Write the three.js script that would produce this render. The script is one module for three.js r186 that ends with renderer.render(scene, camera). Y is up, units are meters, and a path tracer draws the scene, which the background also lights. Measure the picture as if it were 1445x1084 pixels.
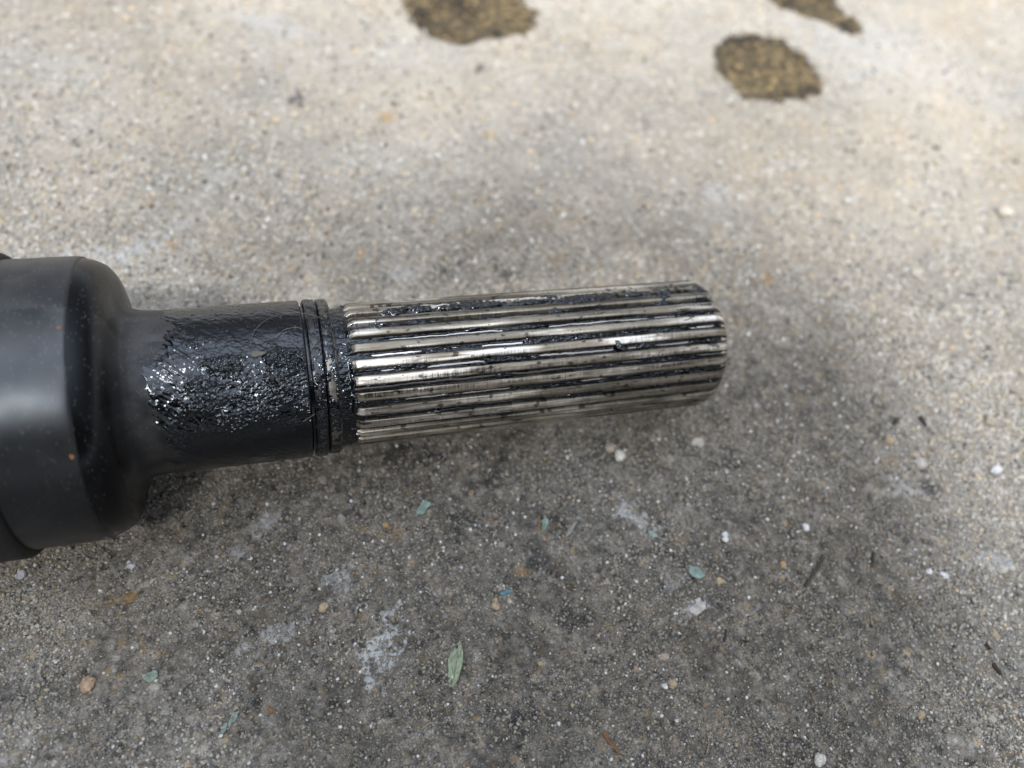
import * as THREE from 'three';
import { mergeGeometries, mergeVertices } from 'three/addons/utils/BufferGeometryUtils.js';

// ---------------------------------------------------------------- camera, sky, sun, exposure
const scene = new THREE.Scene();
const camera = new THREE.PerspectiveCamera(51.38, 4 / 3, 0.004, 60);
camera.position.set(-0.080725, 0.153726, 0.092804);
camera.up.set(0.142826, 0.563934, -0.813375);
camera.lookAt(new THREE.Vector3(0.221654, -0.819152, -0.529018).add(camera.position));
camera.focus = 0.147;
camera.userData.fStop = 9;
scene.add(camera);

const renderer = new THREE.WebGLRenderer();
renderer.toneMapping = THREE.LinearToneMapping;
renderer.toneMappingExposure = 1.76;
renderer.shadowMap.enabled = true;

{ // thinly veiled bright sky, a little brighter overhead than at the horizon
  const w = 128, h = 64, d = new Float32Array(w * h * 4);
  for (let j = 0; j < h; j++) for (let i = 0; i < w; i++) {
    const el = ((j + 0.5) / h - 0.5) * Math.PI, k = Math.max(0, Math.sin(el));
    const z = 1.95 * k ** 6, v = 0.1 + z + 0.85 * (1 - k) ** 4, t = z / v, o = (j * w + i) * 4;
    const b = el < 0 ? 0.12 : 1;
    d[o] = v * b * (0.96 - 0.07 * t); d[o + 1] = v * b * (0.98 - 0.005 * t); d[o + 2] = v * b * (1.04 + 0.08 * t); d[o + 3] = 1;
  }
  const sky = new THREE.DataTexture(d, w, h, THREE.RGBAFormat, THREE.FloatType);
  sky.mapping = THREE.EquirectangularReflectionMapping;
  sky.magFilter = sky.minFilter = THREE.LinearFilter;
  sky.needsUpdate = true;
  scene.background = sky; scene.environment = sky;
}
const sunDir = new THREE.Vector3(-0.3, 0.77, 0.56).normalize();
const sun = new THREE.DirectionalLight(new THREE.Color(1, 0.982, 0.957), 3.15);
sun.position.copy(sunDir).multiplyScalar(4);
sun.castShadow = true; sun.shadow.radius = 20; sun.shadow.mapSize.set(2048, 2048);
Object.assign(sun.shadow.camera, { left: -2, right: 2, top: 2, bottom: -2, near: 0.1, far: 10 });
scene.add(sun, sun.target);

// ---------------------------------------------------------------- helpers
const MM = 0.001;
function rng(seed) { let a = seed >>> 0; return () => { a = (a + 0x6d2b79f5) | 0; let t = Math.imul(a ^ (a >>> 15), 1 | a); t = (t + Math.imul(t ^ (t >>> 7), 61 | t)) ^ t; return ((t ^ (t >>> 14)) >>> 0) / 4294967296; }; }
const hash = (x, y, s) => { let h = Math.imul(x, 374761393) + Math.imul(y, 668265263) + Math.imul(s, 1274126177); h = Math.imul(h ^ (h >>> 13), 1274126177); h ^= h >>> 16; return (h >>> 0) / 4294967296; };
function noise(x, y, s = 0) { // value noise, -1 .. 1
  const xi = Math.floor(x), yi = Math.floor(y); let fx = x - xi, fy = y - yi;
  fx = fx * fx * (3 - 2 * fx); fy = fy * fy * (3 - 2 * fy);
  const a = hash(xi, yi, s), b = hash(xi + 1, yi, s), c = hash(xi, yi + 1, s), d = hash(xi + 1, yi + 1, s);
  return 2 * (a + (b - a) * fx + (c - a) * fy + (a - b - c + d) * fx * fy) - 1;
}
function fbm(x, y, s, o = 4) { let v = 0, a = 0.5, f = 1; for (let i = 0; i < o; i++) { v += a * noise(x * f + i * 7.3, y * f - i * 3.1, s + i); a *= 0.5; f *= 2.03; } return v; }
const W = { d: 0, d2: 0, id: 0 };
function worley(x, y, s) {
  const xi = Math.floor(x), yi = Math.floor(y); let d1 = 9, d2 = 9, id = 0;
  for (let j = -1; j <= 1; j++) for (let i = -1; i <= 1; i++) {
    const cx = xi + i, cy = yi + j, h = hash(cx, cy, s), dx = cx + 0.1 + 0.8 * h - x, dy = cy + 0.1 + 0.8 * ((h * 977) % 1) - y, d = dx * dx + dy * dy;
    if (d < d1) { d2 = d1; d1 = d; id = (h * 5413) % 1; } else if (d < d2) d2 = d;
  }
  W.d = Math.sqrt(d1); W.d2 = Math.sqrt(d2); W.id = id; return W.d;
}
const clamp = (v, a = 0, b = 1) => Math.min(b, Math.max(a, v));
const smooth = (a, b, v) => { const t = clamp((v - a) / (b - a)); return t * t * (3 - 2 * t); };
const lerp = (a, b, t) => a + (b - a) * t;
const names = {};
function numbered(n) { const k = names[n] = (names[n] ?? -1) + 1; return k ? `${n}_${String(k).padStart(3, '0')}` : n; }
function mesh(name, geo, mat, parent = scene) {
  const m = new THREE.Mesh(geo, mat); m.name = parent === scene ? numbered(name) : name; m.castShadow = m.receiveShadow = true; parent.add(m); return m;
}
function tag(o, label, category, group, kind) { if (label) o.userData.label = label; if (category) o.userData.category = category; if (group) o.userData.group = group; if (kind) o.userData.kind = kind; return o; }
function grid(nu, nv, f, wrap = false) { // f(i, j) -> [x, y, z, u, v]
  const pos = new Float32Array(nu * nv * 3), uv = new Float32Array(nu * nv * 2), idx = [];
  for (let j = 0, k = 0; j < nv; j++) for (let i = 0; i < nu; i++, k++) { const p = f(i, j); pos[k * 3] = p[0]; pos[k * 3 + 1] = p[1]; pos[k * 3 + 2] = p[2]; uv[k * 2] = p[3] ?? i / nu; uv[k * 2 + 1] = p[4] ?? j / nv; }
  const index = new Uint32Array((nu - 1) * (nv - 1) * 6);
  for (let j = 0, k = 0; j < nv - 1; j++) for (let i = 0; i < nu - 1; i++) { const a = j * nu + i, b = a + 1, c = a + nu, d = c + 1; index[k++] = a; index[k++] = c; index[k++] = b; index[k++] = b; index[k++] = c; index[k++] = d; }
  const g = new THREE.BufferGeometry();
  g.setAttribute('position', new THREE.BufferAttribute(pos, 3)); g.setAttribute('uv', new THREE.BufferAttribute(uv, 2)); g.setIndex(new THREE.BufferAttribute(index, 1));
  g.computeVertexNormals(); return g;
}
function dataTex(w, h, f, srgb = true, wrap = THREE.RepeatWrapping) { // f(x, y, out) writes linear 0..1
  const d = new Uint8Array(w * h * 4), o = [0, 0, 0, 1];
  const enc = (c) => 255 * (c <= 0.0031308 ? 12.92 * c : 1.055 * Math.pow(c, 1 / 2.4) - 0.055);
  for (let j = 0, k = 0; j < h; j++) for (let i = 0; i < w; i++, k += 4) { f(i, j, o); for (let c = 0; c < 3; c++) d[k + c] = clamp(srgb ? enc(clamp(o[c])) : o[c] * 255, 0, 255); d[k + 3] = 255; }
  const t = new THREE.DataTexture(d, w, h); t.magFilter = THREE.LinearFilter; t.minFilter = THREE.LinearFilter; t.wrapS = t.wrapT = wrap;
  if (srgb) t.colorSpace = THREE.SRGBColorSpace; t.needsUpdate = true; return t;
}

// ---------------------------------------------------------------- added panel, out of view, that shades the near side of the slab
{
  const a = 0.44, g = new THREE.BoxGeometry(16, 0.05, 8);
  const r = mesh('added_shade_panel', g, new THREE.MeshStandardMaterial({ color: new THREE.Color(0.045, 0.042, 0.038), roughness: 0.9 }));
  // far edge of the added panel: the line through EDGE along the direction (cos a, sin a)
  const h = 1.3, t = h / sunDir.y, ex = -0.03 + sunDir.x * t, ez = -0.012 + sunDir.z * t;
  r.position.set(ex - Math.sin(a) * 4, h, ez + Math.cos(a) * 4); r.rotation.y = -a;
  tag(r, null, null, null, 'structure');
}

// ---------------------------------------------------------------- concrete
const X0 = -190, X1 = 240, Z0 = -200, Z1 = 115; // mm, the part seen closely
// soiling and shade: [x, z, reach, strength]: oily dirt, plus shade painted under the shaft and in front
const soilAndShade = [[-39.18, 34.76, 28, 0.85], [-51.11, 27.50, 26, 0.45], [-71.77, 26.55, 36, 0.45], [-45.48, 66.25, 34, 0.88], [-19.17, 61.43, 36, 0.75], [6.99, 30.42, 34, 0.58], [13.40, 59.74, 40, 0.55], [-62.64, 8.98, 14, 0.6], [-47.17, 11.00, 15, 0.7], [-27.55, 11.90, 15, 0.7], [-6.71, 11.94, 15, 0.55], [7.44, 21.30, 22, 0.4], [-75.00, 9.29, 14, 0.5], [-101.33, 9.33, 20, 0.45], [-108.45, 45.74, 45, 0.45], [-137.07, 38.13, 36, 0.42], [-77.18, 59.07, 30, 0.35], [-29.52, -46.69, 32, 0.4], [-67.43, -42.50, 30, 0.34], [-99.33, -52.12, 28, 0.24], [8.00, -38.56, 30, 0.32], [35.00, -9.62, 30, 0.42], [31.47, 13.90, 32, 0.42], [-24.81, -82.63, 60, 0.12], [-111.98, -87.57, 60, 0.14], [37.12, -68.74, 50, 0.1], [26.60, 85.23, 40, 0.3]];
// small black grease marks: [x, z, radius]
const marks = [[-38.37, 29.23, 3.4], [-43.64, 37.01, 3], [-57.81, 26.97, 3.5], [-17.96, 39.90, 2.6], [-15.34, 43.64, 2], [3.05, 22.35, 4], [-62.48, 8.11, 4], [-68.52, 6.97, 3], [-48.19, 15.30, 3], [-22.90, 13.34, 3], [47.81, 15.82, 2.6], [50.36, 19.80, 2], [45.56, 20.55, 1.6], [48.65, 38.53, 3], [-57.01, 66.14, 4], [-32.59, -42.08, 4.5], [-43.03, -46.15, 2.5], [-47.07, -44.75, 3.4], [-41.22, 49.54, 4], [-28.40, 53.74, 3], [85.99, 5.93, 1.6], [-18.85, -127.20, 2.6], [-77.47, -117.55, 3]];
// pale mineral deposits: [x, z, length, width, turn, strength]
const pale = [[-77.99, 47.86, 6, 3.2, 1.1, 0.85], [-21.42, 31.44, 6.5, 2.4, -1.0, 0.8], [-16.57, 52.90, 3, 2.2, 0.3, 0.7], [-96.88, 41.45, 5, 3, 0.5, 0.5], [-83.95, 32.45, 4, 2.4, 0.6, 0.45], [-125.72, -60.36, 11, 3.2, 0.25, 0.95], [-137.10, -62.99, 5, 2.6, 0.1, 0.7], [-80.39, -156.29, 14, 5, -0.4, 0.6], [37.34, -62.57, 5, 3, 0.4, 0.6], [54.08, 57.98, 4, 3, 0, 0.6], [-57.23, -44.56, 5, 2.2, 0.2, 0.45], [43.53, 37.54, 5, 2, -0.6, 0.45], [29.44, -137.57, 7, 4, 0, 0.4], [136.86, -115.88, 40, 18, -0.5, 0.45], [-114.06, -67.81, 7, 2.5, 0.6, 0.35], [-101.06, -87.61, 6, 4, 0.9, 0.35], [-97.72, 18.15, 2.5, 1.8, 0, 0.5], [62.74, -70.31, 5, 3, 0, 0.5], [-19.20, 47.51, 2.4, 1.8, 0.6, 0.5], [-102.18, 23.44, 2.6, 1.2, 0.3, 0.4], [-41.14, -64.33, 10, 5, 0, 0.15]];
// ochre aggregate close under the surface: [x, z, radius]
const ochre = [[-123.04, 28.55, 2.0], [-126.15, 28.31, 1.3], [-71.85, 25.26, 2.2], [-78.43, 22.82, 1.2], [-12.27, 37.79, 1.8], [-67.70, -53.06, 2.0], [-119.13, -78.91, 2.0], [38.49, -28.25, 2.4], [43.15, 29.96, 2.2], [-48.51, 38.33, 1.6], [-113.30, -62.69, 2.2], [-17.61, -43.65, 2.6], [50.29, 29.38, 1.4], [-23.99, -95.19, 2.4], [-52.81, -106.59, 2.6]];
function blobSum(list, x, z, warp) {
  let m = 0; for (const [cx, cz, r, k = 1] of list) { const dx = (x - cx) / r, dz = (z - cz) / r, q = dx * dx + dz * dz; if (q < 7) m += k * Math.exp(-q * (1 + warp)); } return m;
}
function dirtAndShadeAt(x, z) { const w = fbm(x / 14, z / 14, 31, 4); return clamp(blobSum(soilAndShade, x + w * 9, z + fbm(x / 11, z / 11, 37, 3) * 9, 0) * (1 + 0.5 * w), 0, 1); }  // real dirt together with the shade painted below the shaft
function smoothnessAt(x, z) { return smooth(45, -95, z - 0.35 * x); } // the slab is more worn and gritty in front
const CELL = 1.5;
function groundHeight(x, z) { // mm
  let h = 0.3 * fbm(x / 30, z / 30, 3, 3) + 0.06 * fbm(x / 3, z / 3, 5, 2);
  if (x > X0 - 5 && x < X1 + 5 && z > Z0 - 5 && z < Z1 + 5) {
    const wear = 1 - 0.6 * smoothnessAt(x, z);
    worley(x / CELL + 0.2 * noise(x * 1.3, z * 1.3, 9), z / CELL + 0.2 * noise(x * 1.3, z * 1.3, 10), 11);
    const r = 0.35 + 0.35 * W.id; h += wear * (0.1 + 0.34 * W.id) * Math.sqrt(Math.max(0, 1 - (W.d / r) ** 2));
    worley(x / 3.2, z / 3.2, 17); if (W.id < 0.22) h -= wear * 0.5 * smooth(0.3, 0.12, W.d);
    h -= wear * 0.24 * Math.max(0, fbm(x / 1.9, z / 1.9, 15, 2));
  }
  return h - 0.25;
}
const TW = 2048, TH = 1500;
const tone = [0, 0, 0];
function groundColor(x, z, o) {
  const big = fbm(x / 45, z / 45, 21, 4), mid = fbm(x / 6, z / 6, 25, 3), warm = fbm(x / 28, z / 28, 27, 3);
  const front = 1 - smoothnessAt(x, z); let v = 0.44 * (1 - 0.17 * front) * (1 + 0.34 * big + 0.15 * mid), r = v * (0.985 + 0.07 * warm), g = v * 0.888, b = v * (0.745 - 0.07 * warm);
  // coarse and fine grains, each its own mineral
  const calm = 1 - 0.6 * smoothnessAt(x, z);
  for (const [c, s, k] of [[1.5, 11, 0.2 * calm], [0.7, 45, 0.4 * calm]]) {
    worley(x / c + 0.2 * noise(x * 1.3, z * 1.3, 9), z / c + 0.2 * noise(x * 1.3, z * 1.3, 10), s);
    const id = W.id, edge = smooth(0.02, 0.25, W.d2 - W.d), t = 1 + k * 0.62 * (id * 2 - 1);
    const m = (id * 37.7) % 1, e = (1 - 0.3 * calm * (1 - edge)) * t;
    r *= e; g *= e; b *= e;
    if (m < 0.03) { r *= 1 + 0.15 * calm; b *= 1 - 0.22 * calm; } else if (m < 0.1) { r = lerp(r, 0.6, 0.35 * calm); g = lerp(g, 0.57, 0.35 * calm); b = lerp(b, 0.53, 0.35 * calm); } else if (m > 0.955) { r *= 1 - 0.45 * calm; g *= 1 - 0.45 * calm; b *= 1 - 0.42 * calm; }
  }
  worley(x / 3.2, z / 3.2, 17); if (W.id < 0.22) { const k = 1 - 0.5 * calm * smooth(0.3, 0.12, W.d); r *= k; g *= k; b *= k; }
  const q = fbm(x / 1.1, z / 1.1, 51, 2);
  for (const [c, sd, share] of [[5.5, 57, 0.55], [3.1, 58, 0.4]]) { // sparse pale stones in the worn face
    worley(x / c, z / c, sd); if (W.id > share) continue; const h = (W.id * 61) % 1, t2 = (W.id * 131) % 1;
    const k = smooth(1, 0.55, (W.d * c) / (0.45 + 0.75 * h * h) + 0.4 * q) * (0.3 + 0.6 * ((W.id * 91) % 1)); r = lerp(r, 0.66, k); g = lerp(g, t2 < 0.3 ? 0.5 : 0.61, k); b = lerp(b, t2 < 0.3 ? 0.31 : 0.54, k);
  }
  for (const [cx, cz, rad] of ochre) { const d = Math.hypot(x - cx, (z - cz)) / rad + 0.6 * q; if (d < 1) { const k = 0.7 * smooth(1, 0.5, d); r = lerp(r, 0.46, k); g = lerp(g, 0.29, k); b = lerp(b, 0.11, k); } }
  const D = dirtAndShadeAt(x, z) * (0.85 + 0.5 * fbm(x / 2.2, z / 2.2, 55, 3));
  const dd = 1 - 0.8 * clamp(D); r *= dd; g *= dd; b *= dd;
  const wq = fbm(x / 1.6, z / 1.6, 61, 3);
  let mk = 0; for (const [cx, cz, rad] of marks) { const d = Math.hypot(x - cx, z - cz) / rad; if (d < 2) mk = Math.max(mk, smooth(1.25, 0.2, d + 1.3 * wq)); }
  mk *= 0.72; r *= 1 - mk; g *= 1 - mk; b *= 1 - mk * 0.97;
  for (const [cx, cz, L, S, a, k] of pale) {
    const dx = x - cx, dz = z - cz; if (Math.abs(dx) > 2.5 * L || Math.abs(dz) > 2.5 * L) continue;
    const c = Math.cos(a), s = Math.sin(a), u = (dx * c - dz * s) / L, w = (dx * s + dz * c) / S, d = Math.sqrt(u * u + w * w);
    const m = k * smooth(0.12, -0.25, d - 0.95 + 1.5 * wq + 0.5 * q); const mm = m * clamp(0.9 + 0.5 * q + 0.3 * noise(x * 2.3, z * 2.3, 63)); r = lerp(r, 0.44, mm * 0.85); g = lerp(g, 0.455, mm * 0.85); b = lerp(b, 0.47, mm * 0.85);
  }
  o[0] = r; o[1] = g; o[2] = b;
}
const wrapM = THREE.MirroredRepeatWrapping;
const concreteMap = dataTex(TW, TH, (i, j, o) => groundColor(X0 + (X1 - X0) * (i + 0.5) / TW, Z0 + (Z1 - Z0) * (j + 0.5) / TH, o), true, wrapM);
const concreteBump = dataTex(1024, 1024, (i, j, o) => { // 64 mm of sandy relief, repeated
  const x = i / 16, z = j / 16;
  worley(x / 0.62 + 0.2 * noise(x * 1.3, z * 1.3, 9), z / 0.62 + 0.2 * noise(x * 1.3, z * 1.3, 10), 45); const a = Math.sqrt(Math.max(0, 1 - (W.d / 0.66) ** 2)) * (0.3 + 0.7 * W.id);
  worley(x / 0.3, z / 0.3, 47); const b = Math.sqrt(Math.max(0, 1 - (W.d / 0.66) ** 2)) * W.id;
  o[0] = o[1] = o[2] = 0.5 * a + 0.28 * b + 0.2 + 0.2 * fbm(x / 0.9, z / 0.9, 71, 3);
}, false, wrapM);
concreteBump.repeat.set((X1 - X0) / 64, (Z1 - Z0) / 64);
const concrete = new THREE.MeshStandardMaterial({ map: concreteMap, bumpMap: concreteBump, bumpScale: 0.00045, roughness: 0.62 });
const axisOf = (lo, hi, steps, far) => { const a = []; for (const f of far) a.push(lo - f); for (let i = 0; i <= steps; i++) a.push(lo + (hi - lo) * i / steps); for (const f of [...far].reverse()) a.push(hi + f); return a; };
{
  const far = [14000, 5000, 1500, 700, 300, 120, 40, 10, 2];
  const xs = axisOf(X0, X1, 1000, far), zs = axisOf(Z0, Z1, 760, far);
  const g = grid(xs.length, zs.length, (i, j) => [xs[i] * MM, groundHeight(xs[i], zs[j]) * MM, zs[j] * MM, (xs[i] - X0) / (X1 - X0), (zs[j] - Z0) / (Z1 - Z0)]);
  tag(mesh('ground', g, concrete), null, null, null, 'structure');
}
// wet oil drips
function inside(poly, x, z) { // signed distance, negative inside
  let d = 1e9, s = 1;
  for (let i = 0, j = poly.length - 1; i < poly.length; j = i++) {
    const [ax, az] = poly[i], [bx, bz] = poly[j], ex = bx - ax, ez = bz - az, wx = x - ax, wz = z - az, t = clamp((wx * ex + wz * ez) / (ex * ex + ez * ez));
    d = Math.min(d, (wx - ex * t) ** 2 + (wz - ez * t) ** 2);
    const c = [z >= az, z < bz, ex * wz > ez * wx]; if (c.every(Boolean) || c.every((k) => !k)) s = -s;
  }
  return s * Math.sqrt(d);
}
const oilA = [[-37.98, -176.69], [-38.37, -162.74], [-36.22, -151.76], [-31.18, -144.51], [-21.78, -140.57], [-10.43, -142.84], [-0.28, -144.07], [5.99, -150.66], [9.05, -158.18], [5.01, -162.41], [7.40, -178.69], [-12.12, -191.65]];
const oilB = [[64.02, -130.57], [71.12, -138.42], [82.63, -139.25], [93.17, -134.51], [98.68, -124.27], [97.64, -113.32], [95.10, -102.98], [86.47, -100.81], [74.12, -99.84], [64.25, -103.83], [62.41, -111.57], [59.20, -118.88]];
const oilC = [[98.05, -163.83], [100.57, -153.24], [111.41, -145.10], [116.36, -142.00], [121.19, -135.35], [125.76, -134.99], [130.44, -139.13], [128.74, -146.62], [125.30, -148.73], [131.76, -165.72], [118.29, -177.62]];
const oils = [oilA, oilB, oilC];
const inOil = (x, z, e = 0) => { const n = 2.6 * fbm(x / 5, z / 5, 81, 3) + 0.45 * noise(x / 1.3, z / 1.3, 83); return Math.min(...oils.map((p) => inside(p, x, z))) + n - e; };
const oilMap = dataTex(512, 512, (i, j, o) => { // wet sand grains, some golden
  const x = i / 512 * 70, z = j / 512 * 70; worley(x / 1.7 + 0.3 * noise(x, z, 9), z / 1.7 + 0.3 * noise(x, z, 10), 401); const id = W.id, e = smooth(0, 0.3, W.d2 - W.d), f = (id * 53.3) % 1;
  worley(x / 0.8, z / 0.8, 403); const v = 0.075 * (0.4 + 0.6 * e) * (0.35 + 1.3 * id) * (0.65 + 0.7 * W.id) * (1 + 1.2 * fbm(x / 9, z / 9, 405, 3)), gold = f < 0.16 ? 1.9 : 1;
  o[0] = v * gold * 1.12; o[1] = v * (gold > 1 ? 1.5 : 0.84); o[2] = v * (gold > 1 ? 0.66 : 0.4);
}, true, wrapM);
const oilMat = new THREE.MeshPhysicalMaterial({ map: oilMap, vertexColors: true, transparent: true, bumpMap: oilMap, bumpScale: 0.0012, roughness: 0.42 });
[[oilA, 'broad wet brown oil stain at the top edge left of the other two'], [oilB, 'round wet brown oil stain lying apart, lowest of the three'], [oilC, 'tapering wet brown oil stain with a small tail at the top edge']].forEach(([p, label]) => {
  let x0 = 1e9, x1 = -1e9, z0 = 1e9, z1 = -1e9; for (const [x, z] of p) { x0 = Math.min(x0, x); x1 = Math.max(x1, x); z0 = Math.min(z0, z); z1 = Math.max(z1, z); }
  x0 -= 4; z0 -= 4; x1 += 4; z1 += 4; const st = 0.4, nx = Math.ceil((x1 - x0) / st), nz = Math.ceil((z1 - z0) / st);
  const dist = new Float32Array(nx * nz), pos = [], uv = [], col = [], idx = [], at = new Int32Array(nx * nz).fill(-1);
  for (let j = 0; j < nz; j++) for (let i = 0; i < nx; i++) { const x = x0 + i * st, z = z0 + j * st; dist[j * nx + i] = inside(p, x, z) + 2.6 * fbm(x / 5, z / 5, 81, 3) + 0.45 * noise(x / 1.3, z / 1.3, 83); }
  const vert = (i, j) => { const k = j * nx + i; if (at[k] < 0) { const x = x0 + i * st, z = z0 + j * st; at[k] = pos.length / 3; pos.push(x * MM, (groundHeight(x, z) + 0.02 + 0.1 * smooth(0, -2, dist[k])) * MM, z * MM); uv.push(x / 70, z / 70); const w = 0.8 + 0.2 * smooth(-0.5, -6 - 4 * noise(x / 4, z / 4, 87), dist[k]); col.push(w, w, w, smooth(0.1, -2.2, dist[k] + 1.2 * noise(x / 0.9, z / 0.9, 89))); } return at[k]; };
  for (let j = 0; j < nz - 1; j++) for (let i = 0; i < nx - 1; i++) { if ((dist[j * nx + i] + dist[(j + 1) * nx + i + 1]) / 2 < 0) { const a = vert(i, j), b = vert(i + 1, j), c = vert(i, j + 1), d = vert(i + 1, j + 1); idx.push(a, c, b, b, c, d); } }
  const g = new THREE.BufferGeometry(); g.setAttribute('position', new THREE.Float32BufferAttribute(pos, 3)); g.setAttribute('uv', new THREE.Float32BufferAttribute(uv, 2)); g.setAttribute('color', new THREE.Float32BufferAttribute(col, 4)); g.setIndex(idx); g.computeVertexNormals();
  tag(mesh('oil_stain', g, oilMat), label, 'oil stain', 'wet oil stains on the concrete');
});
// loose sand and grit
function rock(seed, detail = 1, flat = 0.7) {
  const g = mergeVertices(new THREE.IcosahedronGeometry(1, detail).deleteAttribute('uv').deleteAttribute('normal')), p = g.attributes.position, R = rng(seed), k = [];
  for (let i = 0; i < 6; i++) k.push(new THREE.Vector3(R() - 0.5, R() - 0.5, R() - 0.5).normalize(), 0.6 + 0.35 * R());
  const v = new THREE.Vector3();
  for (let i = 0; i < p.count; i++) { v.fromBufferAttribute(p, i); let m = 1; for (let q = 0; q < 12; q += 2) { const d = v.dot(k[q]); if (d > 0) m = Math.min(m, k[q + 1] / Math.max(d, 0.3)); } v.multiplyScalar(Math.min(1.05, m)); p.setXYZ(i, v.x, v.y * flat, v.z * (0.75 + 0.2 * ((seed * 0.37) % 1))); }
  g.computeVertexNormals(); return g;
}
{
  const R = rng(77), N = 260000, m4 = new THREE.Matrix4(), e = new THREE.Euler(), q = new THREE.Quaternion(), c = new THREE.Color();
  const mat = new THREE.MeshStandardMaterial({ color: 0xffffff, roughness: 0.32 });
  for (let kind = 0; kind < 3; kind++) {
    const put = [];
    while (put.length < N / 3) {
      const x = X0 + (X1 - X0) * R(), z = Z0 + (Z1 - Z0) * R(), sm = smoothnessAt(x, z);
      if (R() < 0.93 * sm || (z > 0 && (x < -150 || x > 125))) continue;
      const clump = fbm(x / 9, z / 9, 91, 3); if (R() > 0.62 + 0.9 * clump) continue;
      const s = (0.12 + 0.36 * Math.pow(R(), 3.6)) * (1 + 0.9 * sm); put.push([x, z, s]);
    }
    const im = new THREE.InstancedMesh(rock(5 + kind, 1), mat, put.length); im.name = numbered('sand_grit'); im.castShadow = im.receiveShadow = true;
    put.forEach(([x, z, s], i) => {
      q.setFromEuler(e.set(R() * 6, R() * 6, R() * 6));
      m4.compose(new THREE.Vector3(x * MM, (groundHeight(x, z) + s * 0.25) * MM, z * MM), q, new THREE.Vector3(1, 1, 1).multiplyScalar(s * MM)); im.setMatrixAt(i, m4);
      const t = R(); let v = (0.24 + 0.36 * R()) * (1.2 - 0.25 * smoothnessAt(x, z));
      if (t < 0.03) c.setRGB(0.52 + 0.3 * v, 0.51 + 0.3 * v, 0.48 + 0.3 * v); else if (t < 0.13) c.setRGB(v * 1.2, v, v * 0.7); else if (t < 0.145) c.setRGB(v * 1.08, v * 0.8, v * 0.52); else if (t < 0.2) c.setRGB(v * 0.3, v * 0.29, v * 0.28); else c.setRGB(v, v * 0.945, v * 0.84);
      const d = dirtAndShadeAt(x, z); c.multiplyScalar(t < 0.03 ? 1 - 0.3 * d : 1 - 0.68 * d);
      if (inOil(x, z, 0.3) < 0) { c.r *= 0.5; c.g *= 0.38; c.b *= 0.22; }
      im.setColorAt(i, c);
    });
    tag(im, ['loose grey sand and grit scattered over the concrete', 'fine flat sand grains scattered over the concrete', 'angular sand grains scattered over the concrete'][kind], 'grit', null, 'stuff'); scene.add(im);
  }
}

// ---------------------------------------------------------------- the axle shaft
// stations s run along the axis in mm: 0 at the splined end, negative towards the joint; phi runs round it from the top towards the viewer
const axle = new THREE.Group(); axle.name = numbered('axle_shaft');
const ORIGIN = -137, LIFT = 26.9;
{
  const a = new THREE.Vector3(0.996795, -0.080000, 0.000000), up = new THREE.Vector3(0, 1, 0).addScaledVector(a, -a.y).normalize(), side = new THREE.Vector3().crossVectors(up, a);
  axle.quaternion.setFromRotationMatrix(new THREE.Matrix4().makeBasis(up, a, side));
  axle.position.set(0.000000, 0.015940, 0.000000).addScaledVector(a, ORIGIN * MM).addScaledVector(up, -LIFT * MM);
  tag(axle, 'black axle shaft with grease and a bright splined end lying on concrete', 'axle shaft'); scene.add(axle);
  axle.updateMatrixWorld(true);
}
const pt = (s, phi, r) => [(LIFT + r * Math.cos(phi)) * MM, (s - ORIGIN) * MM, -r * Math.sin(phi) * MM]; // in the axle's own axes
const RAD = Math.PI / 180;
function turned(profile, n, f = null) { // a body of revolution through [s, r] points
  return grid(n + 1, profile.length, (i, j) => { const [s, r] = profile[j], ph = i / n * 2 * Math.PI; return [...pt(s, ph, r + (f ? f(s, ph) : 0)), i / n, s / 100 + 2]; });
}
function sheet(s0, s1, ns, p0, p1, np, r) { return grid(np + 1, ns + 1, (i, j) => { const s = s0 + (s1 - s0) * j / ns, ph = (p0 + (p1 - p0) * i / np) * RAD; return [...pt(s, ph, r(s, ph)), ph / 6.2832, s / 100 + 2]; }); }
function curve(points, n) { const c = new THREE.CatmullRomCurve3(points.map(([s, r]) => new THREE.Vector3(s, r, 0)), false, 'centripetal'); return c.getPoints(n).map((p) => [p.x, p.y]); }
const cylX = (i, w) => i / w * 160; // mm round a 25 mm radius

const paintMap = dataTex(1024, 1024, (i, j, o) => {
  const x = i / 1024 * 160, y = j / 1024 * 100, ph = i / 1024 * 360, up = Math.cos((ph + 8) * RAD);
  const dust = smooth(0.25, 1, up) * (0.55 + 0.9 * fbm(x / 9, y / 9, 101, 4)) + 0.25 * Math.max(0, fbm(x / 3, y / 5, 103, 3));
  const st = y - 200, neck = smooth(-116.6, -115.6, st) * smooth(-104, -110, st), bare = smooth(-121.6, -120.8, st) * smooth(-116.5, -118.2, st);
  let v = 0.0035 + 0.045 * clamp(dust * (1 - bare)) + 0.03 * neck * (0.6 + 0.6 * fbm(x / 3, y / 2, 109, 3)), r = v, g = v * 0.985, b = v * 0.97;
  v += 0.02 * smooth(0.62, 0.8, noise(x * 0.5 + y * 1.1, y * 6 - x * 2.2, 115)) * smooth(0, 0.3, fbm(x / 12, y / 12, 117, 2)); r = v; g = v * 0.985; b = v * 0.97;
  const sp = hash(i >> 1, j, 105); if (sp > 0.9975 - 0.012 * smooth(0.4, 1, up)) { r += 0.1; g += 0.1; b += 0.1; } else if (noise(i * 0.35, j * 0.35, 107) > 0.93) { r += 0.06; g += 0.06; b += 0.058; }
  o[0] = r; o[1] = g; o[2] = b;
});
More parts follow.
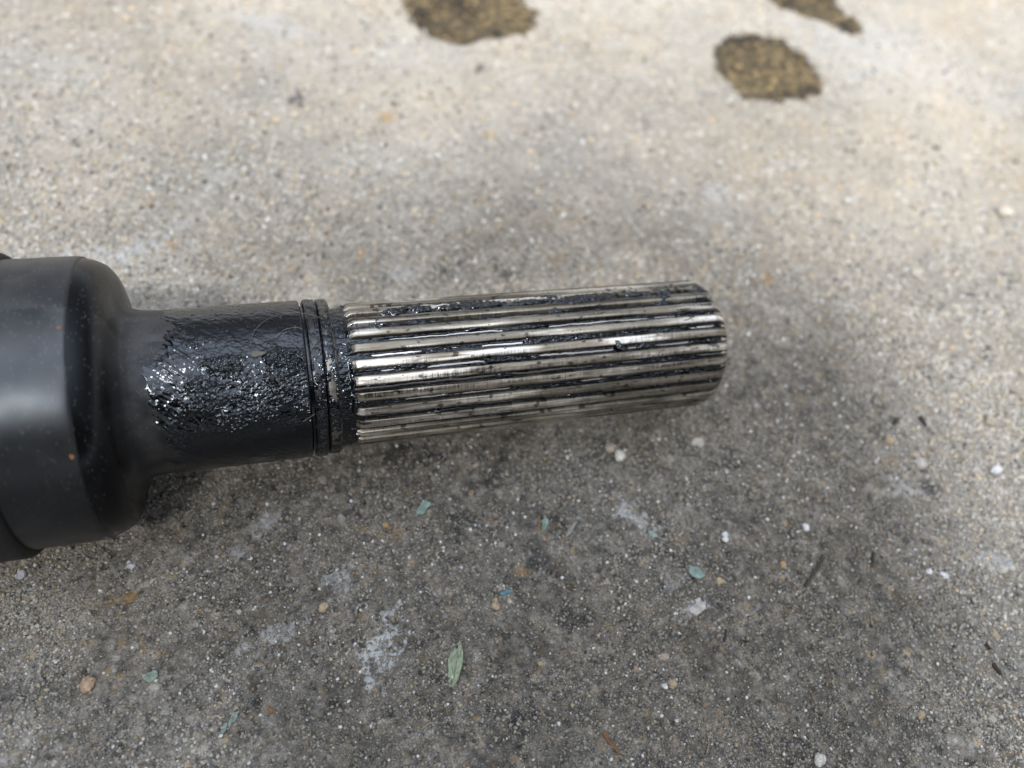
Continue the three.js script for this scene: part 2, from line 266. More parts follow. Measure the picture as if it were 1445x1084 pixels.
const paintRough = dataTex(512, 512, (i, j, o) => { const x = i / 512 * 160, y = j / 512 * 100, ph = i / 512 * 360; o[0] = o[1] = o[2] = clamp(0.35 + 0.12 * smooth(0.55, 1, Math.cos((ph + 25) * RAD)) + 0.16 * smooth(-116.8, -115.6, y - 200) * smooth(-104, -110, y - 200) + 0.1 * fbm(x / 6, y / 6, 111, 4)); }, false);
const paint = new THREE.MeshPhysicalMaterial({ map: paintMap, roughnessMap: paintRough, roughness: 1, ior: 1.52, specularColor: new THREE.Color(0.8, 0.89, 1) });
const hubPaint = new THREE.MeshPhysicalMaterial({ map: paintMap, color: new THREE.Color(0.85, 0.85, 0.88), roughnessMap: paintRough, roughness: 0.65, ior: 1.45, specularIntensity: 0.5, specularColor: new THREE.Color(0.8, 0.89, 1) });
const rubber = new THREE.MeshStandardMaterial({ color: new THREE.Color(0.005, 0.005, 0.006), roughness: 0.65 });

mesh('rubber_boot', turned([[-190, 24], [-186, 26], [-178, 26.6], [-168, 26], [-160, 24.2], [-152, 24.4], [-146, 26.2], [-142, 26.8], [-137, 26.9], [-135, 26.9], [-134.2, 26.75], [-133.7, 26.4], [-133.4, 25.9], [-133.3, 25.2]].flatMap((p, i, a) => i < a.length - 1 ? [p, [(p[0] + a[i + 1][0]) / 2, (p[1] + a[i + 1][1]) / 2]] : [p]), 160), rubber, axle);
const housing = mesh('joint_housing', turned([[-134.5, 25.45], ...curve([[-133, 25.5], [-128, 25.52], [-123, 25.5], [-121.8, 25.46], [-121.35, 25.4], [-121.1, 25.27], [-120.95, 25.05]], 40)], 300), paint, axle);
mesh('hub', turned([[-121.1, 24.6], ...curve([[-121.05, 25.1], [-120.5, 24.98], [-119.5, 24.66], [-118.4, 24.1], [-117.5, 23.3], [-116.8, 22.2], [-116.35, 20.9], [-116.05, 19.4], [-115.75, 17.9], [-115.35, 16.7], [-114.7, 15.95], [-113.7, 15.5], [-112, 15.2], [-109, 15.06], [-106, 15.03]], 90)], 300), hubPaint, axle);
// rust spots and a pale scuff on the housing's rim
{
  const rust = new THREE.MeshStandardMaterial({ color: new THREE.Color(0.17, 0.085, 0.04), roughness: 0.9 });
  const scuff = new THREE.MeshStandardMaterial({ color: new THREE.Color(0.3, 0.3, 0.31), roughness: 0.8 });
  const spot = (s, phDeg, r, a, b, seed) => grid(13, 13, (i, j) => { const u = (i / 12 - 0.5) * 2, v = (j / 12 - 0.5) * 2, k = Math.max(Math.abs(u), Math.abs(v)) / (Math.hypot(u, v) || 1) * (0.8 + 0.4 * noise(u * 1.5 + seed, v * 1.5, 3)); return pt(s + v * k * a, phDeg * RAD + u * k * b / r, r + 0.07 * (1 - u * u * v * v) - 0.02); });
  mesh('rust_spot', spot(-121.9, 9, 25.5, 0.5, 0.45, 1), rust, housing); mesh('rust_spot', spot(-121.8, 55, 25.48, 0.45, 0.5, 2), rust, housing);
  const bits = []; const R = rng(9); for (let i = 0; i < 26; i++) { const s = -121.6 + 1.2 * R(); bits.push(spot(s, 101 + 9 * R(), s < -121.2 ? 25.45 : 25.0 - (s + 121) * 0.9, 0.12 + 0.2 * R(), 0.12 + 0.3 * R(), i)); }
  mesh('scuff', mergeGeometries(bits), scuff, housing);
}
mesh('shaft_barrel', turned([[-107, 15.0], [-100, 15.05], [-92, 15.05], [-86, 15.05], [-85.5, 15.05], [-85.3, 14.95], [-85.25, 14.2], [-85, 14.0], [-84.7, 14.0], [-84.65, 14.2]], 220), paint, axle);

// grease
const greaseBump = dataTex(512, 512, (i, j, o) => { const x = i / 512 * 12, y = j / 512 * 12; o[0] = o[1] = o[2] = 0.5 + 0.5 * fbm(x * 2.1, y * 1.2, 121, 3); }, false, THREE.MirroredRepeatWrapping);
greaseBump.repeat.set(8, 8);
const grease = new THREE.MeshPhysicalMaterial({ color: new THREE.Color(0.0012, 0.0013, 0.002), roughness: 0.15, bumpMap: greaseBump, bumpScale: 0.00006, ior: 1.56, specularColor: new THREE.Color(0.84, 0.91, 1) });
function blobs(x, y, s) { worley(x, y, s); return Math.sqrt(Math.max(0, 1 - (W.d / 0.75) ** 2)) * (0.45 + 0.55 * W.id); }
const barrelGrease = (s, ph) => {
  const y = ph * 15, deg = ph / RAD, n = fbm(s / 3.5, y / 3.5, 131, 4);
  const flow = s * 0.75 + y * 0.62, across = s * 0.62 - y * 0.75;
  const left = -109.2 - 4.2 * Math.exp(-(((deg - 27) / 17) ** 2)) + 3.2 * n + 0.7 * noise(s * 2, y * 2.2, 133) + 1.5 * noise(flow / 6, across * 2.2, 134);
  const cover = clamp((s - left) / 2, -0.4, 1);
  const band = smooth(-6, 14, deg + 14 * n) * smooth(72, 52, deg + 12 * n) * smooth(-114, -106, s + 3 * n);
  const streak = 0.03 * noise(flow / 4, across * 1.6, 135) + 0.02 * Math.max(0, noise(flow / 2, across * 4, 137)) * (1 + noise(s / 3, y / 3, 138));
  const patch = smooth(-0.28, 0.3, fbm(s / 4.5, y / 3, 145, 3)), drag = smooth(-101, -109, s + 5 * n); // lumps in patches, brushed out towards the joint
  const lump = blobs(s / 0.75, y / 0.58, 139) * 0.32 + blobs(s / 0.38, y / 0.33, 141) * 0.15 + 0.2 * fbm(s / 1.5, y / 1.0, 149, 3);
  const brush = 0.14 * noise(flow / 2.6, across * 2.6, 148) + 0.1 * noise(flow / 1.8, across * 5.5, 150);
  const calm = fbm(s / 3, y / 2.2, 143, 3) * (0.08 + 0.08 * band);
  return 15.05 + (cover < 0 ? cover * 0.3 : cover * (0.16 + streak + calm + band * (lerp(lump * (0.4 + 1.15 * patch), 0.8 * brush + 0.4 * lump * patch, drag)) + 0.12 * smooth(0.45, 0.7, fbm(s / 0.5, y / 0.5, 147, 2))));
};
mesh('grease_coating', sheet(-116, -85.5, 430, -75, 150, 760, barrelGrease), grease, axle);

// snap ring in its groove and the plain shoulder beside the teeth
const dirtySteel = dataTex(512, 128, (i, j, o) => {
  const x = i / 512 * 90, y = j / 128 * 8, d = clamp(0.5 + 1.1 * fbm(x / 3, y / 2, 151, 4)); const t = 0.9 + 0.15 * noise(x * 8, y * 0.6, 153);
  o[0] = lerp(0.04, 0.24, d) * t; o[1] = lerp(0.038, 0.225, d) * t; o[2] = lerp(0.034, 0.2, d) * t;
});
const ringSteel = new THREE.MeshStandardMaterial({ map: dirtySteel, metalness: 0.85, roughness: 0.46 });
const darkRing = new THREE.MeshStandardMaterial({ color: new THREE.Color(0.05, 0.05, 0.052), metalness: 0.6, roughness: 0.3 });
const ringGrease = (s, ph) => 14.98 + 0.15 * smooth(-82.2, -82.5, s) + 0.24 * (fbm(s / 0.9, ph * 15 / 1.1, 221, 4) + 0.5 * fbm(s / 3, ph * 15 / 5, 223, 2)) + 0.1 * blobs(s / 0.4, ph * 15 / 0.4, 225) - (s > -82.4 && s < -82.1 ? 0.9 : 0) - 0.5 * smooth(-80.3, -79.9, s) - 0.4 * smooth(-84.4, -84.7, s);
const ringBump = (k, seed) => (s, ph) => k * fbm(s * 0.9, ph * 15 / 1.2, seed, 3);
mesh('snap_ring', turned([[-84.72, 13.8], [-84.7, 14.7], [-84.55, 15.0], [-84.3, 15.12], [-83.8, 15.16], [-83.3, 15.16], [-82.8, 15.1], [-82.5, 14.95], [-82.42, 14.7], [-82.4, 13.8]], 300, ringBump(0.13, 161)), darkRing, axle);
mesh('ring_grease', sheet(-84.7, -79.9, 64, -75, 150, 640, ringGrease), grease, axle);
mesh('groove_floor', turned([[-85.3, 14.05], [-84, 14.05], [-82, 14.05]], 160), grease, axle);
mesh('shoulder', turned([[-82.14, 13.8], [-82.12, 14.65], [-81.95, 14.95], [-81.7, 15.02], [-81.2, 15.03], [-80.6, 15.0], [-80.2, 14.9], [-79.95, 14.6], [-79.8, 14.1], [-79.75, 12.6]], 300, ringBump(0.07, 165)), ringSteel, axle);

// splined end
const NT = 28, PITCH = 2 * Math.PI / NT, S0 = -78.1, S1 = 0.7;
const toothMap = dataTex(1024, 1024, (i, j, o) => { // i runs along the tooth, bands of j across it
  const x = i / 1024 * 78, y = j / 1024 * 90, tick = 0.5 + 0.5 * noise(x * 7.5, y * 0.5, 171);
  const film = smooth(-0.42, 0.16, fbm(x / 14, y / 1.6, 173, 4)), spot = smooth(0.3, 0.46, fbm(x / 1.6, y / 0.7, 175, 3));
  const a = Math.abs((y % 3.3) - 1.6), rim = smooth(0.38, 0.95, a + 0.16 * fbm(x / 3, y / 2, 179, 3)); // wiped along the crest, stained towards the grooves
  const v = lerp(0.9, 0.27, film * 0.92) * lerp(1, 0.36, rim) * (0.82 + 0.5 * fbm(x / 16, y / 0.2, 177, 3)) * (0.84 + 0.24 * tick) * (1 - 0.7 * spot);
  o[0] = v; o[1] = v * lerp(0.96, 0.9, Math.max(film, rim)); o[2] = v * lerp(0.89, 0.74, Math.max(film, rim));
});
const toothRough = dataTex(512, 1024, (i, j, o) => { const x = i / 512 * 78, y = j / 1024 * 90; o[0] = o[1] = o[2] = clamp(0.47 + 0.34 * fbm(x / 6, y / 1.2, 181, 4) + 0.12 * noise(x * 7.5, y * 0.5, 171)); }, false);
const toothBump = dataTex(1024, 512, (i, j, o) => { const x = i / 1024 * 78, y = j / 512 * 90; o[0] = o[1] = o[2] = 0.5 + 0.12 * noise(x * 7.5, y * 0.5, 171) + 0.3 * fbm(x / 0.9, y / 0.35, 183, 3); }, false);
const toothSteel = new THREE.MeshStandardMaterial({ map: toothMap, roughnessMap: toothRough, bumpMap: toothBump, bumpScale: 0.00007, metalness: 1, roughness: 1 });
const core = mesh('spline_core', turned([[-79.9, 12.9], [-78, 13.05], [-40, 13.06], [-1.4, 13.05], [-0.4, 12.75], [0.2, 12.5], [0.75, 12.0], [0.8, 11.6], [0.8, 6], [0.8, 0.01]], 200), new THREE.MeshStandardMaterial({ color: new THREE.Color(0.5, 0.48, 0.45), metalness: 1, roughness: 0.3 }), axle);
const toothHalf = [[1.24, 12.55], [1.12, 12.72], [1.03, 13.0], [0.95, 13.3], [0.87, 13.6], [0.8, 13.8], [0.73, 13.9], [0.62, 13.95], [0.45, 13.98], [0.25, 14.01]];
const WIDE = 1.1, toothSection = [...toothHalf.map(([a, r]) => [-a * WIDE, r]), [0, 14.02], ...toothHalf.map(([a, r]) => [a * WIDE, r]).reverse()];
for (let k = 0; k < NT; k++) {
  const ns = 120, base = k * PITCH + 0.04;
  const g = grid(toothSection.length, ns + 1, (i, j) => {
    const s = S0 + (S1 - S0) * j / ns; let [a, r] = toothSection[i];
    const run = smooth(0, 1.9, s - S0), tip = Math.max(0, s + 1.7); // the tooth runs out at the shoulder and is chamfered at the end
    r = 12.5 + (r - 12.5) * (0.12 + 0.88 * run); r = Math.min(r, 14.03 - 0.25 * tip - 0.16 * tip * tip);
    r += 0.025 * noise(s / 4, k * 9 + a, 191) + 0.03 * noise(s / 9, k * 7 + a * 3, 197) + 0.012 * noise(s / 1.3, k * 5 + a * 4, 199) + (r > 13.7 ? -0.07 * Math.max(0, noise(s / 1.1, k * 5 + a * 0.8, 193) - 0.45) : 0);
    return [...pt(s, base + (a + 0.03 * noise(s / 3, k * 3.3, 195)) / 14, r), (s + 78) / 80, (k * 3.3 + a + 1.6) / 90];
  });
  mesh('spline_tooth', g, toothSteel, core);
}
// grease lying between and over the teeth
const splineGrease = (s, ph) => {
  const deg = ph / RAD, y = ph * 14, w = ((ph - 0.04) / PITCH % 1 + 1.5) % 1 - 0.5, mid = Math.abs(w) * 3.26; // mid: mm from the crown of the nearest tooth
  const n = fbm(s / 4, y / 2, 201, 4), kTooth = Math.floor((ph - 0.04) / PITCH);
  // packed into the corners of the grooves, with a thin line of bare root between where it has been wiped
  const wob = 0.12 * noise(s / 3, kTooth * 7.1, 210) + 0.05 * noise(s / 0.8, kTooth * 3.1, 212), side = ((ph - 0.04) / PITCH % 1 + 1) % 1 - 0.5; // wanders along the groove
  const wiped = smooth(0.2, 0.1, Math.abs(side * 3.1 - wob)) * smooth(-0.3, 0.2, noise(s / 11, kTooth * 5.3, 209) + 0.3);
  let r = 13.16 + 0.1 * n + 0.09 * blobs(s / 0.7, y / 0.5, 205) + 0.14 * Math.max(0, noise(s / 7, kTooth * 4.1, 203)) - 0.32 * wiped + 0.05 * noise(s / 1.1, kTooth * 3.7 + 9, 206);
  // thick smear along the upper teeth, and heaps by the shoulder and at two spots
  const smear = 1.15 * Math.exp(-(((deg + 21 - 5 * n) / 9) ** 2)) * smooth(-77, -70, s) * (0.55 + 0.9 * fbm(s / 9, deg / 9, 211, 3) + 0.3 * smooth(-45, -10, s));
  const heap = Math.exp(-(((s + 78.9 - 1.2 * n) / 1.6) ** 2)) * (0.9 + 0.5 * n), left = Math.exp(-(((s + 71) / 4) ** 2) - (((deg + 8) / 9) ** 2)) * 0.8;
  const cross = 0.8 * smooth(-0.5, 0.1, n) * Math.exp(-(((s + 24 + (deg - 34) * -0.17 + 0.8 * n) / 1.5) ** 2) - (((deg - 34) / 10) ** 2)) * 1.0;
  const end = Math.exp(-(((s + 5) / 4) ** 2) - (((deg + 26) / 8) ** 2)) * 0.5;
  const thick = Math.max(smear, heap, left, cross, end), film = smooth(0.08, 0.35, fbm(s / 6, y / 1.4, 219, 4));
  r = lerp(r, 13.5 + 0.3 * n + 0.2 * blobs(s / 0.6, y / 0.5, 218), 0.9 * film);
  const lump = 0.42 * blobs(s / 1.1, y / 0.8, 213) + 0.24 * blobs(s / 0.5, y / 0.45, 215) + 0.3 * n - 0.1;
  const tip = Math.max(0, s + 1.5);
  return Math.min(lerp(r, 13.86 - 0.86 * smooth(-76.6, -78, s) + 0.8 * lump * (1 - 0.45 * smooth(-76, -77.6, s)), smooth(0.28, 0.75, thick + 0.25 * n + 0.3 * Math.max(0, fbm(s / 2, y / 1.2, 217, 3)))), 14.6) - 0.3 * tip - 0.2 * tip * tip;
};
mesh('spline_grease', sheet(-79.8, -0.2, 520, -75, 150, 820, splineGrease), grease, axle);

// ---------------------------------------------------------------- fibres and a crumb stuck in the grease
const onAxle = (s, deg, r) => new THREE.Vector3(...pt(s, deg * RAD, r)).applyMatrix4(axle.matrixWorld);
function strand(name, pts, rad, mat, label, lift = 0.15) {
  const c = new THREE.CatmullRomCurve3(pts.map(([s, d, r]) => onAxle(s, d, r + lift)));
  return tag(mesh(name, new THREE.TubeGeometry(c, 60, rad * MM, 5), mat), label, 'hair');
}
const hairMat = new THREE.MeshStandardMaterial({ color: new THREE.Color(0.13, 0.105, 0.08), roughness: 0.5 });
strand('hair_strand', [[-94.62, 11.90, 15.4], [-93.68, 0.21, 15.4], [-91.45, -9.99, 15.4], [-88.27, -15.59, 15.4], [-84.31, -13.75, 15.4], [-81.56, -8.43, 15.2]], 0.036, hairMat, 'long curved tan hair arching over the greasy barrel up to the rings', 0.2);
strand('hair_strand', [[-93.13, 8.26, 15.4], [-90.56, 5.92, 15.4], [-88.38, 0.40, 15.5], [-86.15, -0.59, 15.5], [-85.32, 0.93, 15.4]], 0.045, hairMat, 'short tan hair lying below the long curved one on the barrel', 0.25);
strand('hair_strand', [[-90.82, 30.55, 15.5], [-90.47, 35.26, 15.5], [-89.02, 39.00, 15.5], [-86.10, 42.86, 15.4]], 0.045, hairMat, 'thin hooked fibre in the lumpy grease just left of the rings', 0.25);
strand('hair_strand', [[-86.93, 64.15, 15.4], [-85.77, 61.43, 15.5], [-84.73, 58.72, 15.6]], 0.05, hairMat, 'tiny pale fibre bridging the groove low on the barrel', 0.3);
strand('hair_strand', [[-65.92, 85.97, 14.3], [-64.41, 97.11, 14.4], [-61.80, 117.06, 14.5], [-59.67, 120.08, 14.6]], 0.05, hairMat, 'pale fibre hanging off the lower edge of the splines', 0.2);

function chip(L, Wd, T, seed, curl = 0, point = 0) { // an irregular thin flake, L along x, in mm
  const n = 22, top = [], R = rng(seed), out = [];
  const rings = 5;
  const f = (a, q, side) => { const lim = 0.85 + 0.3 * noise(Math.cos(a) * 1.6 + seed, Math.sin(a) * 1.6, seed); let x = Math.cos(a) * L / 2 * lim * q, z = Math.sin(a) * Wd / 2 * lim * q; if (point) z *= Math.pow(1 - clamp(Math.abs(2 * x / L)) ** 2, point) + 0.05; const jag = 1 + 0.1 * noise(a * 3.1, seed, 5) * q; x *= jag; z *= 1 + 0.22 * noise(a * 2.7, seed, 6) * q; return [x * MM, (side * T / 2 * (1 - 0.5 * q ** 6) + curl * (2 * x / L) ** 2 + 0.12 * T * noise(x * 2, z * 3, seed + 5)) * MM, z * MM]; };
  const rows = []; for (let q = 0; q <= rings; q++) rows.push([q / rings, 1]); for (let q = rings; q >= 0; q--) rows.push([q / rings, -1]);
  const g = grid(n + 1, rows.length, (i, j) => f(-i / n * 2 * Math.PI, Math.max(rows[j][0], 0.01), rows[j][1]));
  return g;
}
{
  const g = chip(3, 1.5, 0.4, 8, 0.15), m = mesh('crumb', g, new THREE.MeshStandardMaterial({ color: new THREE.Color(0.075, 0.075, 0.06), roughness: 0.6 }));
  const p = [-93.31, 16.37]; m.position.copy(onAxle(p[0], p[1], 15.55)); m.quaternion.copy(axle.quaternion).multiply(new THREE.Quaternion().setFromEuler(new THREE.Euler(-p[1] * 0, 0, 0)));
  const nrm = onAxle(p[0], p[1], 16).sub(onAxle(p[0], p[1], 15)).normalize(); m.quaternion.setFromUnitVectors(new THREE.Vector3(0, 1, 0), nrm);
  tag(m, 'dull grey-green crumb stuck in the grease under the hairs', 'debris');
}

// ---------------------------------------------------------------- litter lying on the slab
const wear = dataTex(256, 256, (i, j, o) => { const v = 0.8 + 0.34 * fbm(i / 26, j / 26, 311, 4) + 0.14 * noise(i / 3, j / 3, 313); o[0] = o[1] = o[2] = v; }, true, wrapM);
const colour = (r, g, b, rough = 0.75) => new THREE.MeshStandardMaterial({ color: new THREE.Color(r * 1.25, g * 1.25, b * 1.25), map: wear, bumpMap: wear, bumpScale: 0.0004, roughness: rough });
function lay(name, geo, mat, x, z, turn, lift, label, category, group) { const m = mesh(name, geo, mat); m.position.set(x * MM, (groundHeight(x, z) + lift) * MM, z * MM); m.rotation.y = turn; return tag(m, label, category, group); }
// dried leaf
{
  const leaf = new THREE.Group(); leaf.name = numbered('leaf_fragment'); const p = [-65.18, 53.63];
  leaf.position.set(p[0] * MM, (groundHeight(p[0], p[1]) + 0.35) * MM, p[1] * MM); leaf.rotation.set(0, 1.18, 0.03); tag(leaf, 'dry pale green leaf fragment lying on the dark concrete', 'leaf'); scene.add(leaf);
  const map = dataTex(128, 64, (i, j, o) => { const x = i / 128 * 10, y = j / 64 * 3, v = 0.75 + 0.4 * fbm(x * 1.2, y * 5, 301, 3); const dk = 1 - 0.5 * smooth(0.25, 0.5, fbm(x * 0.6, y * 1.7, 309, 3)); o[0] = 0.27 * v * dk; o[1] = 0.32 * v * dk; o[2] = 0.22 * v * dk; });
  mesh('blade', grid(41, 13, (i, j) => { const u = i / 40, v = j / 12 * 2 - 1, w = 1.35 * Math.pow(Math.sin(Math.PI * clamp(u * 0.93 + 0.05)), 0.75) * (1 + 0.15 * noise(u * 6, v, 303)); return [(u - 0.5) * 8.4 * MM, (0.5 * Math.abs(v) ** 1.5 * w * 0.5 + 0.25 * Math.sin(u * 4) + 0.1 * noise(u * 9, v * 3, 305)) * MM, v * w * MM, u, j / 12]; }), new THREE.MeshStandardMaterial({ map, roughness: 0.7 }), leaf);
  const vein = colour(0.36, 0.4, 0.28); const c = new THREE.CatmullRomCurve3([0, 0.25, 0.5, 0.75, 1].map((u) => new THREE.Vector3((u - 0.5) * 8.6 * MM, (0.12 + 0.25 * Math.sin(u * 4)) * MM, 0.1 * Math.sin(u * 5) * MM))); mesh('vein', new THREE.TubeGeometry(c, 24, 0.11 * MM, 6), vein, leaf);
}
const teal = colour(0.2, 0.28, 0.25, 0.7), paleTeal = colour(0.3, 0.39, 0.36, 0.7), blue = colour(0.13, 0.31, 0.4, 0.6);
lay('paint_flake', chip(4.2, 2.4, 0.3, 11, 0.35), teal, -65.37, 21.20, 0.9, 0.4, 'teal flake lying below the spline shoulder, furthest left of those by the shaft', 'flake');
lay('paint_flake', chip(3.4, 1.5, 0.3, 12, 0.3), teal, -41.24, 29.97, 1.3, 0.4, 'teal flake beside a thin brown stem on the black-stained concrete', 'flake');
lay('paint_flake', chip(2.2, 0.9, 0.25, 13, 0.1), paleTeal, -33.30, 29.74, -0.7, 0.35, 'small pale teal flake just above a grey sliver', 'flake');
lay('paint_flake', chip(2.6, 1.3, 0.35, 14, 0.1), paleTeal, -19.11, 36.41, -0.8, 0.4, 'bright pale teal flake touching the right side of a white deposit', 'flake');
lay('paint_flake', chip(3.6, 2.6, 0.4, 15, 0.3), teal, -12.96, 46.18, -0.8, 0.5, 'chunky teal flake at the lower end of the black grease streak', 'flake');
lay('paint_flake', chip(3, 0.8, 0.3, 16, 0.05), blue, -52.60, 42.29, 0.1, 0.4, 'slim bright blue flake lying flat below the splines', 'flake');
lay('paint_flake', chip(2.8, 1.2, 0.3, 17, 0.2), paleTeal, -105.23, 54.30, 0.8, 0.35, 'pale teal flake near the bottom edge, upper of two', 'flake');
lay('paint_flake', chip(2.2, 1.1, 0.3, 18, 0.1), paleTeal, -107.10, 55.79, 1.2, 0.35, 'pale teal flake near the bottom edge, lower of two', 'flake');
lay('paint_flake', chip(3.2, 2.2, 0.35, 19, 0.2), colour(0.26, 0.33, 0.27), -119.06, 44.15, 0.1, 0.35, 'dull green flake lying at the lower left', 'flake');
lay('wood_sliver', chip(5, 1.1, 0.4, 21, 0), colour(0.3, 0.29, 0.27), -35.84, 31.88, 0.75, 0.4, 'straight grey wood sliver between two teal flakes', 'sliver');
lay('wood_sliver', chip(5, 1, 0.5, 22, 0.2), colour(0.2, 0.115, 0.06), -40.67, 73.35, -1.2, 0.4, 'short brown wood sliver near the bottom edge', 'sliver');
lay('wood_sliver', chip(4.6, 0.5, 0.35, 23, 0.2), colour(0.22, 0.12, 0.075), -51.10, 26.19, 0.15, 0.4, 'thin reddish brown splinter lying right of the first teal flake', 'sliver');
function stem(pts, r, mat, label, category) { const c = new THREE.CatmullRomCurve3(pts.map(([x, z, l = 0.5]) => new THREE.Vector3(x * MM, (groundHeight(x, z) + l) * MM, z * MM))); const g = new THREE.TubeGeometry(c, 30, r * MM, 7), p = g.attributes.position; for (let i = 0; i < p.count; i++) p.setXYZ(i, p.getX(i) + 0.25 * r * MM * noise(p.getZ(i) * 1500, p.getY(i) * 2500, 8), p.getY(i) + 0.5 * r * MM * noise(p.getX(i) * 1300, p.getZ(i) * 1300, 7), p.getZ(i) + 0.35 * r * MM * noise(p.getX(i) * 1400, p.getZ(i) * 1400, 9)); return tag(mesh('twig', g, mat), label, category); }
const darkTwig = colour(0.055, 0.043, 0.033, 0.85);
stem([[15.83, 48.45, 0.7], [13.78, 50.46, 0.5], [11.15, 52.30, 0.6], [8.95, 54.04, 0.3]], 0.34, darkTwig, 'dark bent twig lying right of centre on the lower concrete', 'twig');
stem([[27.41, 50.00, 0.3], [26.34, 51.92, 0.35], [25.30, 53.17, 0.3]], 0.35, darkTwig, 'tiny dark stub right of the bent twig', 'twig');
stem([[51.48, 19.59, 0.3], [49.51, 21.28, 0.35]], 0.45, darkTwig, 'stubby dark crumb right of the spline tip, left of the slanting stub', 'twig');
stem([[57.35, 20.25, 0.3], [57.25, 23.11, 0.35]], 0.42, darkTwig, 'small dark slanting stub right of the spline tip, left of the yellow-grey stone', 'twig');
stem([[40.69, 77.00, 0.3], [40.69, 79.28, 0.4]], 0.42, darkTwig, 'short black stub near the lower right edge', 'twig');
stem([[41.17, 73.19, 0.3], [41.39, 74.41, 0.4]], 0.4, darkTwig, 'black crumb just above the short black stub at the lower right', 'twig');
stem([[-11.21, 58.89, 0.3], [-12.61, 60.74, 0.4]], 0.3, darkTwig, 'thin dark stub below the pale chip', 'twig');
stem([[-41.87, 27.70, 0.4], [-42.51, 30.05, 0.5], [-43.33, 31.35, 0.4]], 0.2, colour(0.26, 0.17, 0.1), 'thin brown stem beside a teal flake', 'twig');
stem([[-22.35, 75.95, 0.4], [-22.79, 77.72, 0.5], [-23.82, 79.20, 0.4]], 0.16, colour(0.35, 0.3, 0.2), 'pale straw standing out near the bottom edge', 'twig');
stem([[-73.48, 63.61, 0.3], [-72.07, 62.95, 0.4], [-71.16, 62.92, 0.3]], 0.16, colour(0.38, 0.33, 0.25), 'short pale straw near the bottom, left of the brown sliver', 'twig');
const white = colour(0.8, 0.81, 0.83, 0.35), offWhite = colour(0.6, 0.58, 0.53, 0.5), tan = colour(0.45, 0.36, 0.24, 0.6), grey = colour(0.42, 0.42, 0.42, 0.6), rusty = colour(0.36, 0.19, 0.08, 0.7);
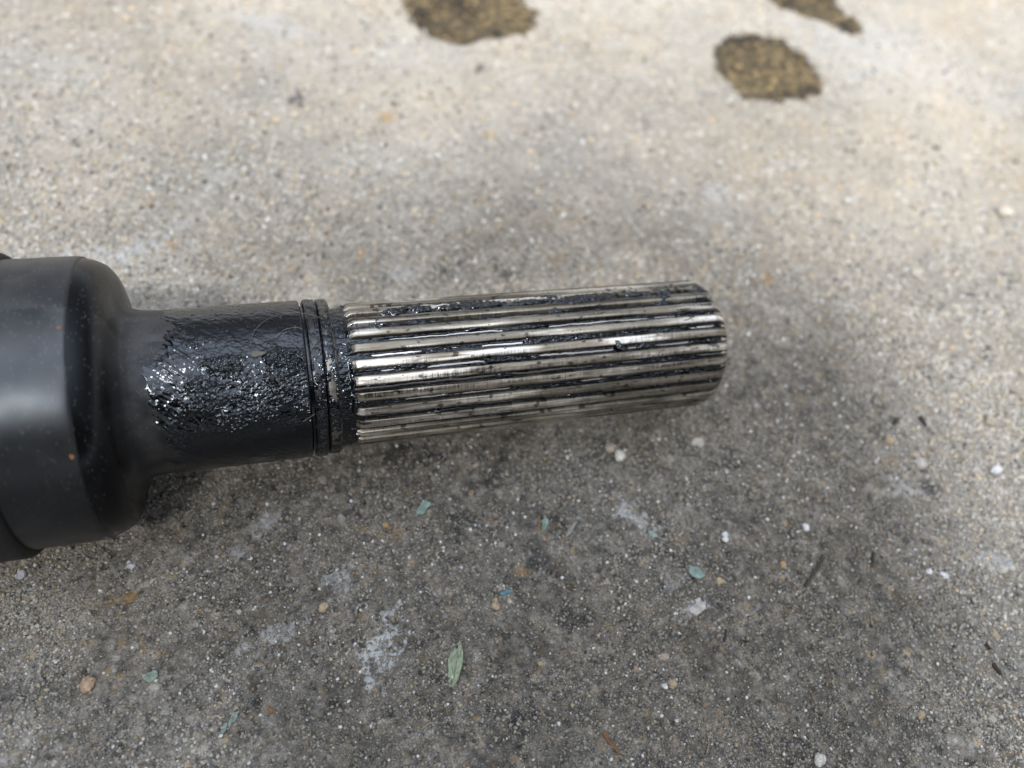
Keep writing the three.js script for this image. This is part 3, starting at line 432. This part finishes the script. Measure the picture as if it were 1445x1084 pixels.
const stones = [
  [67.91, 37.56, 1.55, white, 'bright white pebble near the right edge'], [-19.80, 16.90, 1.7, offWhite, 'white chip of stone just under the splines'], [-21.19, 14.41, 1.2, colour(0.4, 0.34, 0.28), 'brownish stone touching the upper left of the white chip'],
  [15.39, 41.69, 1.0, white, 'white pebble alone, right of the white pair'], [-3.36, 39.59, 0.8, white, 'white pebble, upper of a touching pair'], [-3.59, 40.54, 0.75, white, 'white pebble, lower of a touching pair'],
  [37.82, 56.58, 0.85, white, 'white pebble left of the pale deposit, lower right'], [40.47, 58.10, 0.9, white, 'white pebble nearest the pale deposit at lower right'], [-3.27, 85.08, 1.3, offWhite, 'off-white pebble at the bottom edge'],
  [-55.18, 44.53, 1.1, tan, 'tan pebble, larger of a stuck pair'], [-55.08, 43.53, 0.8, tan, 'tan pebble, smaller of a stuck pair'], [-49.39, 56.98, 0.7, tan, 'tan pebble right of the leaf fragment'], [-27.16, 66.34, 0.8, white, 'white pebble at lower centre, beside an orange one'], [-25.67, 66.27, 0.9, tan, 'orange tan pebble touching a white one at lower centre'],
  [-31.63, 62.12, 0.9, colour(0.34, 0.27, 0.2), 'brown stone at lower centre'], [-25.48, 61.02, 1.0, colour(0.42, 0.34, 0.28), 'pinkish brown stone above the white and orange pair'], [-129.42, 43.21, 1.5, colour(0.5, 0.36, 0.24), 'pinkish tan stone at lower left'], [6.45, 48.46, 0.9, colour(0.5, 0.36, 0.2), 'orange tan pebble right of the teal chunk'], [-8.67, 49.10, 1.0, tan, 'oval tan pebble right of the teal chunk'],
  [-87.84, 37.72, 1.2, tan, 'long tan pebble left of centre at the bottom'], [-122.47, 22.23, 0.8, white, 'white pebble below the joint'], [-141.89, 19.93, 1.0, white, 'white pebble at the left edge below the joint'], [-103.28, 35.40, 0.7, offWhite, 'small off-white pebble at lower left of centre'],
  [50.13, 32.25, 1.6, colour(0.48, 0.45, 0.42), 'pale grey stone at the right of the stained area'], [45.86, 25.22, 1.2, tan, 'yellowish pebble right of the splines'], [74.45, 24.82, 2.0, colour(0.45, 0.4, 0.32), 'yellow-grey stone near the right edge above the white pebble'], [-0.54, 16.75, 1.6, colour(0.38, 0.36, 0.32), 'grey flat stone right below the spline tip'], [75.85, -52.93, 1.6, offWhite, 'off-white stone in the pale area at the upper right'], [20.25, 82.46, 0.9, tan, 'tan pebble at the lower right'], [-98.95, 54.51, 0.6, rusty, 'rusty pebble at the bottom left of centre'], [-73.43, 23.35, 1.0, colour(0.4, 0.28, 0.14), 'ochre pebble left of the first teal flake'], [124.36, -41.20, 2.4, colour(0.62, 0.56, 0.48), 'large cream stone at the right edge in the pale area']];
function stone(seed) { // an angular pebble with a rough skin
  const g = rock(seed, 4, 0.62), p = g.attributes.position, uv = [];
  for (let i = 0; i < p.count; i++) { const x = p.getX(i), y = p.getY(i), z = p.getZ(i), k = 1 + 0.16 * noise(x * 1.9 + seed, z * 1.9 + y, seed) + 0.05 * noise(x * 6 + y * 3, z * 6 - y * 2, seed + 1); p.setXYZ(i, x * k * (0.85 + 0.3 * ((seed * 0.618) % 1)), y * k, z * k); uv.push(x * 0.4 + y * 0.2, z * 0.4 + y * 0.1); }
  g.setAttribute('uv', new THREE.Float32BufferAttribute(uv, 2)); g.computeVertexNormals(); return g;
}
stones.forEach(([x, z, r, m, label], i) => { const g = stone(200 + i); g.scale(r * MM, r * MM, r * MM); lay('pebble', g, m, x, z, i * 1.7, r * 0.3, label, 'pebble'); });
lay('stone_chip', chip(4.4, 3, 0.7, 31, 0), colour(0.42, 0.4, 0.38), -15.18, 53.34, 0.6, 0.25, 'flat pale grey stone chip in the dark lower area', 'stone chip');

renderer.render(scene, camera);
